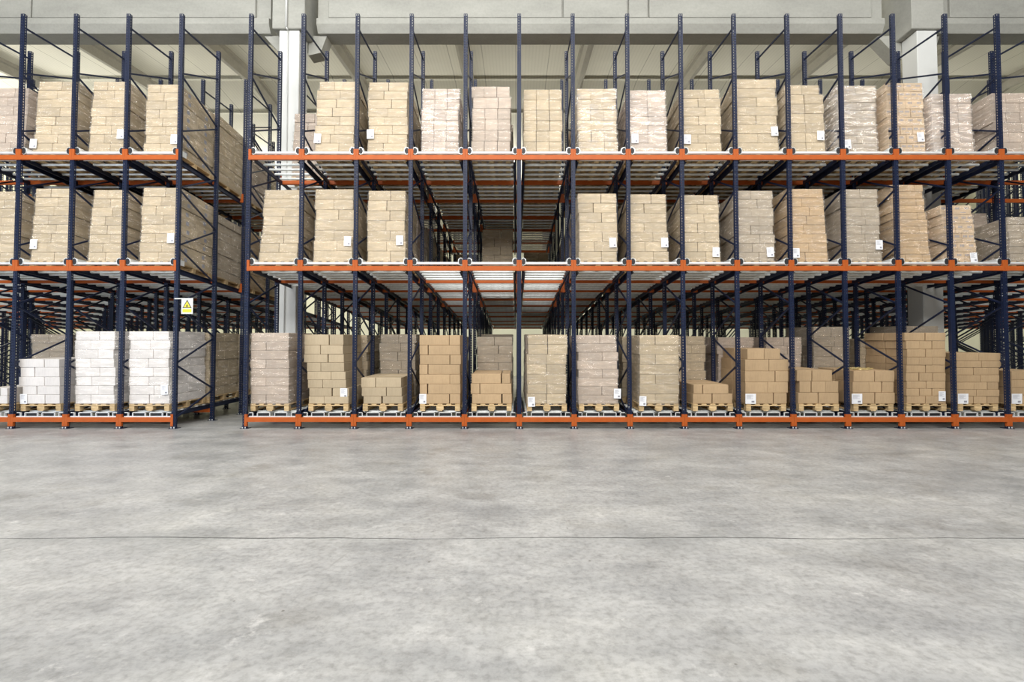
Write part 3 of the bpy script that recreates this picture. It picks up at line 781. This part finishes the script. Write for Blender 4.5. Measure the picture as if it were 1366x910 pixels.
# crumpled strapping on the stack in the sixteenth bay
rr = random.Random(3); b = MB()
zt = at(688, 494.3, YF)[1]; x0 = at(1137, 494, YF)[0]; x1 = at(1170, 494, YF)[0]
for i in range(46):
    p = Vector((rr.uniform(x0, x1), YF + rr.uniform(.04, .5), zt + .014)); 
    for s_ in range(3):
        q = p + Vector((rr.uniform(-.06, .06), rr.uniform(-.06, .06), 0)); q.z = zt + rr.uniform(.012, .055)
        q.x = min(max(q.x, x0), x1)
        if (q - p).length > .01: b.bar(p, q, .016, .003)
        p = q
tag(obj('strapping_heap', b.mesh('strapping_heap', [M['brass']])), 'small heap of crumpled gold strapping on top of a brown carton stack', 'strapping', None, 'stuff')

# ---- loads standing behind the front ones
COLDX = {5: .10, 18: -.09, 19: .17}
def back_load(kind, bay, pos, mk, ztop, W=.80, dx=0, film='film', n=7, pat='AB', look='carton load'):
    dx = COLDX.get(bay, 0); W = .70 if bay == 19 else .78 if bay in COLDX else W
    a, b = LN[bay]; c = (a + b) / 2 + dx; Y = YF + 1.25 * (pos - 1)
    lv = {'top': 'top', 'mid': 'middle', 'low': 'bottom'}[kind]
    return wrapped(kind, c - W / 2, c + W / 2, ztop - .0, Y, '%s on %s level, %s bay from left, %s load back' % (look, lv, nth(bay), nth(pos)),
            'loads on the %s level behind the front ones' % lv, mk=mk, film=film, n=n, pat=pat, detail=False)
cyc = ['tan', 'rose', 'grey', 'kraft']
for bay in range(1, 20):
    # top level, second and third load; bay 5 shows its second load behind an empty front place
    zt2 = 7.02 if bay < 5 else (6.90 if bay not in (8, 9, 10) else 6.75)
    back_load('top', bay, 2, cyc[bay % 4], at(400, 149, 11.4)[1] if bay == 5 else zt2, look='tan wrapped carton load', n=7)
    back_load('top', bay, 3, cyc[(bay + 1) % 4], 6.9, look='tan wrapped carton load')
    if bay == 4: back_load('top', bay, 4, 'tan', 6.85, look='tan wrapped carton load')
    if bay in (8, 9, 10): back_load('top', bay, 4, 'kraft', 6.9, look='brown wrapped carton load')
    if bay in (7, 11):
        for p in (4, 5, 6, 7, 8): back_load('mid', bay, p, 'kraft', 4.7, look='brown wrapped carton load', n=8)
    if bay not in (8, 9, 10):
        for p in ((2, 3, 4) if bay == 4 else (2, 3)): back_load('mid', bay, p, cyc[(bay + p) % 4], 4.7, look='brown wrapped carton load', n=8)
# deep loads in the three empty-looking bays of the middle level
for bay, Y, x0, x1, yt in ((9, 13.2, 643, 684, 305), (10, 15.9, 699, 732, 336), (8, 17.4, 604, 636, 338)):
    lk = {9: 'brown load standing three places back between empty rollers', 10: 'small dark load far back, right bay of the empty ones', 8: 'barely lit load far back, left bay of the empty ones'}[bay]
    X0, Z = at(x0, yt, Y); X1, _ = at(x1, yt, Y)
    wrapped('mid', X0, X1, Z, Y, lk, 'loads on the middle level behind the front ones', mk='tan', n=7, detail=False)
LOWB = {1: ('grey', 446), 2: ('grey', 445.5), 3: ('tan', 446), 4: ('tan', 444), 5: ('rose', 448), 6: ('tan', 447), 7: ('grey', 446), 8: ('tan', 449), 9: ('grey', 449.5), 10: ('rose', 449), 11: ('rose', 449),
        12: ('tan', 449), 13: ('tan', 448.5), 14: ('rose', 450), 15: ('rose', 450), 16: ('grey', 436), 17: ('tan', 452), 18: ('grey', 435), 19: ('tan', 478)}
look = {'grey': 'greyish wrapped', 'tan': 'tan wrapped', 'rose': 'pale tan wrapped', 'kraft': 'brown'}
for bay, (mk, yt) in LOWB.items():
    Y = YF + 1.25; back_load('low', bay, 2, mk, at(688, yt, Y)[1], film='film', look=look[mk] + ' carton load', pat='2A', n=7)
    if bay in (3, 4, 9, 10): back_load('low', bay, 3, mk, at(688, 446, Y + 1.25)[1], look=look[mk] + ' carton load')

# far cartons glimpsed through the bottom level
# ---------------------------------------------------------------- warning sign
X, Z = at(249.5, 419, 9.95)
b = MB().cbox(-.115, .115, -.002, .002, 0, .315, .001)
b.box(-.255, -.10, -.001, .001, .295, .313)
sg = obj('warning_sign', b.mesh('warning_sign', [M['white']]), None, (X, 9.95, Z))
tri = [(-.082, .125), (.082, .125), (0, .27)]
obj('warning_triangle', MB().prism([(-.09, .118), (.09, .118), (.0, .283)], 'y', -.004, -.002).mesh('t', [M['black']]), sg)['label'] = 'black bordered yellow warning triangle'
tr = obj('triangle_field', MB().prism([(-.066, .131), (.066, .131), (0, .252)], 'y', -.006, -.0041).mesh('t', [M['yellow']]), sg)
g = MB().prism([(-.026, .143), (.026, .143), (.012, .172), (-.012, .172)], 'y', -.0075, -.0061).prism([(-.004, .172), (.004, .172), (.003, .21), (-.003, .21)], 'y', -.0075, -.0061)
g.prism([(-.018, .160), (.018, .178), (.016, .183), (-.02, .165)], 'y', -.0078, -.0076)
obj('pictogram', g.mesh('p', [M['black']]), sg)
obj('text_panel', MB().box(-.088, .088, -.004, -.002, .035, .098).box(-.05, .05, -.005, -.004, .072, .078, 1).box(-.065, .065, -.005, -.004, .058, .064, 1).box(-.04, .04, -.005, -.004, .045, .050, 1).mesh('x', [M['yellow'], M['yellowd']]), sg)['label'] = 'yellow panel with faint print'
tag(sg, 'white warning sign with yellow triangle clipped to upright at the aisle', 'sign')
